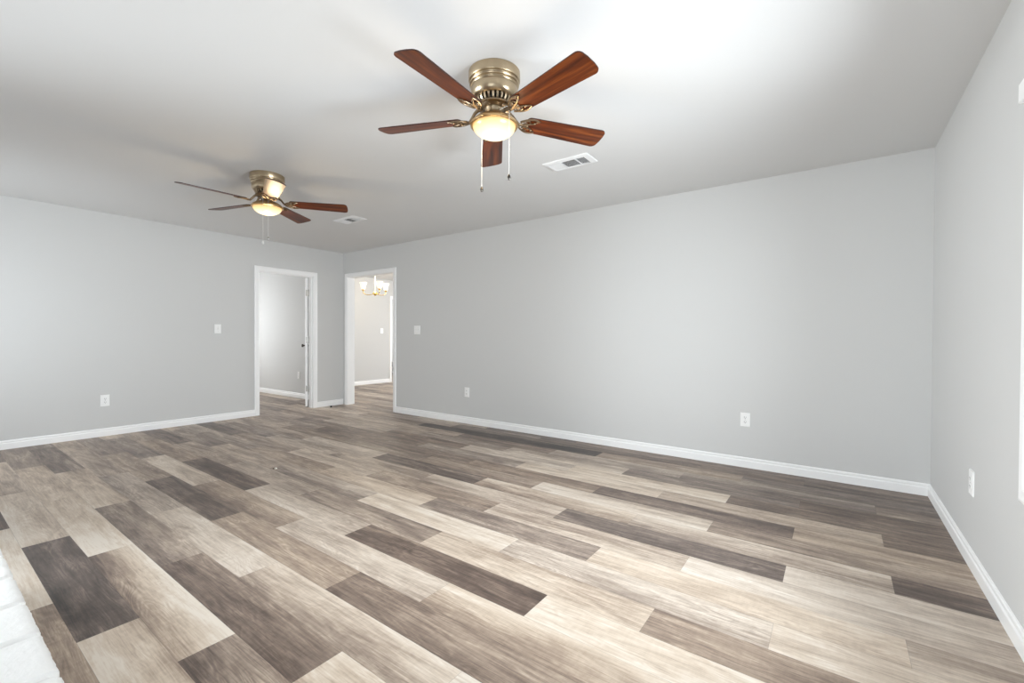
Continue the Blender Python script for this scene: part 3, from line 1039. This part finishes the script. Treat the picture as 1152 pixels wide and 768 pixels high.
# ------------------------------------------------------------------ chandelier in the dining room
ch = thing('chandelier', 'gold chandelier with three lit glass shades in the dining room', 'chandelier', (-7.70, 5.80, H))
q = MB()
q.lathe([(0, 0), (0.062, 0), (0.062, -0.008), (0.045, -0.022), (0.018, -0.030), (0, -0.032)], 32)
q.build('canopy', M['gold'], ch)
q = MB()
q.lathe([(0, -0.03), (0.009, -0.03), (0.009, -0.43), (0, -0.43)], 20)
tag(q.build('stem', M['ivory'], ch), 'ivory stem')
q = MB()
q.lathe([(0, -0.415), (0.018, -0.418), (0.026, -0.430), (0.046, -0.446), (0.052, -0.462), (0.044, -0.480), (0.022, -0.494), (0.010, -0.502), (0, -0.506)], 32)
q.build('hub', M['gold'], ch)
camdir = math.atan2(-5.80, 7.70)
for dg in (-104, 20, 120):
    a = camdir + math.radians(dg)
    ca, sa = math.cos(a), math.sin(a)
    q = MB()
    pts = []
    for r_, z in ((0.03, -0.462), (0.08, -0.480), (0.14, -0.486), (0.19, -0.478), (0.235, -0.455), (0.245, -0.425), (0.245, -0.395)):
        pts.append((ca * r_, sa * r_, z))
    q.tube(pts, 0.0075, 10)
    arm = q.build('arm', M['gold'], ch)
    q = MB()
    mx_ = Matrix.Translation((ca * 0.245, sa * 0.245, 0))
    q.lathe([(0, -0.405), (0.014, -0.402), (0.030, -0.392), (0.033, -0.380), (0.026, -0.374), (0, -0.374)], 20, 0, mx_)
    q.build('socket_cup', M['gold'], arm)
    q = MB()
    q.lathe([(0.0, -0.378), (0.030, -0.377), (0.040, -0.362), (0.046, -0.330), (0.054, -0.290), (0.068, -0.250), (0.076, -0.245), (0.072, -0.231),
             (0.064, -0.250), (0.050, -0.290), (0.042, -0.330), (0.034, -0.360), (0.0, -0.370)], 28, 0, mx_)
    tag(q.build('shade', M['shade'], arm), 'glowing white glass shade')
l = bpy.data.lights.new('chandelier_bulbs', 'POINT')
l.energy, l.color, l.shadow_soft_size = 12, (1.0, 0.86, 0.66), 0.12
lo = bpy.data.objects.new('chandelier_bulbs', l)
C.objects.link(lo)
lo.parent = ch
lo.location = (0, 0, -0.20)

# ------------------------------------------------------------------ white shelf unit far in the room beyond
sh = thing('shelf_unit', 'low white shelf unit glimpsed beyond the dining room doorway', 'shelf', (-10.55, 8.65, 0))
for y0 in (-0.55, 0.52):
    q = MB()
    q.box((-0.2, y0, 0.0), (0.2, y0 + 0.03, 0.36))
    q.build('side_panel', M['white_cabinet'], sh)
for z0, z1 in ((0.05, 0.09), (0.19, 0.215), (0.335, 0.36)):
    q = MB()
    q.box((-0.2, -0.52, z0), (0.2, 0.52, z1))
    q.build('shelf_board', M['white_cabinet'], sh)
q = MB()
q.box((-0.2, -0.52, 0.09), (-0.19, 0.52, 0.335))
q.build('back_panel', M['white_cabinet'], sh)

# ------------------------------------------------------------------ raised hearth of white painted brick
HZ, HY = 0.39, 0.204
hr = thing('brick_hearth', 'white painted raised brick hearth at the lower left corner', 'hearth', (-2.30, (HY + YF) / 2, 0))
rb = random.Random(3)


def rough_brick(q, a, b_, amp=0.006):
    nx, ny, nz = 22, 14, 6
    ph = [rb.uniform(0, 6) for _ in range(6)]
    wv = lambda t, o: math.sin(t * 61 + ph[o]) * 0.5 + math.sin(t * 137 + ph[o + 1]) * 0.35 + math.sin(t * 300 + ph[o + 2]) * 0.3
    def pt(i, j, k_):
        x = a[0] + (b_[0] - a[0]) * i / nx
        y = a[1] + (b_[1] - a[1]) * j / ny
        z = a[2] + (b_[2] - a[2]) * k_ / nz
        e_ = 0
        ex, ey, ez = i in (0, nx), j in (0, ny), k_ in (0, nz)
        c_ = ex + ey + ez
        sh_ = 0.0045 if c_ >= 2 else 0.0
        cx_, cy_, cz_ = [(a[t] + b_[t]) / 2 for t in range(3)]
        x += (-sh_ if x > cx_ else sh_) * ex
        y += (-sh_ if y > cy_ else sh_) * ey
        z += (-sh_ if z > cz_ else sh_) * ez
        if c_:
            am = amp if c_ >= 2 else amp * 0.35
            x += rb.uniform(-am, am) * 0.2
            y += (wv(x, 0) * am * 0.45 + rb.uniform(-am, am) * 0.22) * (1 if ey else 0.3)
            z += (wv(x + y, 3) * am * 0.3 - am * 0.2 + rb.uniform(-am, am) * 0.10)
        return (x, y, z)
    idx, vs, fs = {}, [], []
    def g(i, j, k_):
        if (i, j, k_) not in idx:
            idx[(i, j, k_)] = len(vs)
            vs.append(pt(i, j, k_))
        return idx[(i, j, k_)]
    for i in range(nx):
        for j in range(ny):
            for k_ in (0, nz):
                fs.append((g(i, j, k_), g(i + 1, j, k_), g(i + 1, j + 1, k_), g(i, j + 1, k_)))
    for i in range(nx):
        for k_ in range(nz):
            for j in (0, ny):
                fs.append((g(i, j, k_), g(i + 1, j, k_), g(i + 1, j, k_ + 1), g(i, j, k_ + 1)))
    for j in range(ny):
        for k_ in range(nz):
            for i in (0, nx):
                fs.append((g(i, j, k_), g(i, j + 1, k_), g(i, j + 1, k_ + 1), g(i, j, k_ + 1)))
    q.add(vs, fs, True)


hx0, hx1 = -3.05, -1.02
q = MB()
q.box((hx0 + 0.02 + 2.30, YF + 0.002 - (HY + YF) / 2, 0.0), (hx1 - 0.02 + 2.30, HY - 0.018 - (HY + YF) / 2, HZ - 0.009))
q.build('mortar_core', M['mortar'], hr)
q = MB()
PB, oy = 0.2145, (HY + YF) / 2
# cap bricks: first joint falls at x = -1.99
j0 = -1.985
xs = [j0 + PB * i for i in range(-8, 6)]
for r_, (ya, yb) in enumerate([(HY - 0.2 * (i + 1) - 0.0, HY - 0.2 * i) for i in range(4)]):
    for x in xs:
        x2 = x + (PB / 2 if r_ % 2 else 0)
        a_, c_ = max(x2, hx0), min(x2 + PB, hx1)
        if c_ - a_ > 0.04:
            rough_brick(q, (a_ + 0.004 + 2.30, ya + 0.005 - oy, HZ - 0.062), (c_ - 0.004 + 2.30, yb - 0.002 - oy, HZ))
q.build('cap_bricks', M['brick'], hr)
q = MB()
for c_i in range(4):
    z0 = 0.006 + c_i * 0.081
    for x in xs:
        x2 = x + (PB / 2 if c_i % 2 == 0 else 0)
        a_, c_ = max(x2, hx0 + 0.012), min(x2 + PB, hx1 - 0.012)
        if c_ - a_ > 0.04:
            rough_brick(q, (a_ + 0.004 + 2.30, HY - 0.105 - oy, z0), (c_ - 0.004 + 2.30, HY - 0.012 - oy, z0 + 0.073), 0.004)
q.build('face_bricks', M['brick'], hr)

# ------------------------------------------------------------------ small things on the floor
q = MB()
q.lathe([(0, 0), (0.014, 0), (0.015, 0.005), (0.013, 0.018), (0.008, 0.025), (0, 0.027)], 20, 0, Matrix.Translation((-6.325, 3.950, 0)))
tag(q.build('door_stop', M['rubber']), 'tiny black door stop on the floor by the baseboard', 'door stop')
cb = thing('plaster_chip', 'tiny pale chip of debris lying on the plank floor', 'debris', (-3.770, 1.848, 0))
q = MB()
q.add([(-0.012, -0.006, 0), (0.013, -0.008, 0), (0.016, 0.008, 0), (-0.004, 0.012, 0), (-0.008, -0.003, 0.008), (0.008, -0.004, 0.011), (0.010, 0.006, 0.008), (-0.002, 0.008, 0.009)],
      [(0, 3, 2, 1), (4, 5, 6, 7), (0, 1, 5, 4), (1, 2, 6, 5), (2, 3, 7, 6), (3, 0, 4, 7)])
q.build('pale_piece', M['crumb'], cb)
q = MB()
q.add([(-0.020, -0.016, 0), (-0.006, -0.018, 0), (-0.004, -0.008, 0), (-0.018, -0.007, 0), (-0.014, -0.013, 0.006), (-0.008, -0.014, 0.006), (-0.007, -0.010, 0.005), (-0.014, -0.010, 0.006)],
      [(0, 3, 2, 1), (4, 5, 6, 7), (0, 1, 5, 4), (1, 2, 6, 5), (2, 3, 7, 6), (3, 0, 4, 7)])
tag(q.build('dark_piece', M['crumb_dark'], cb), 'dark crumb beside it')
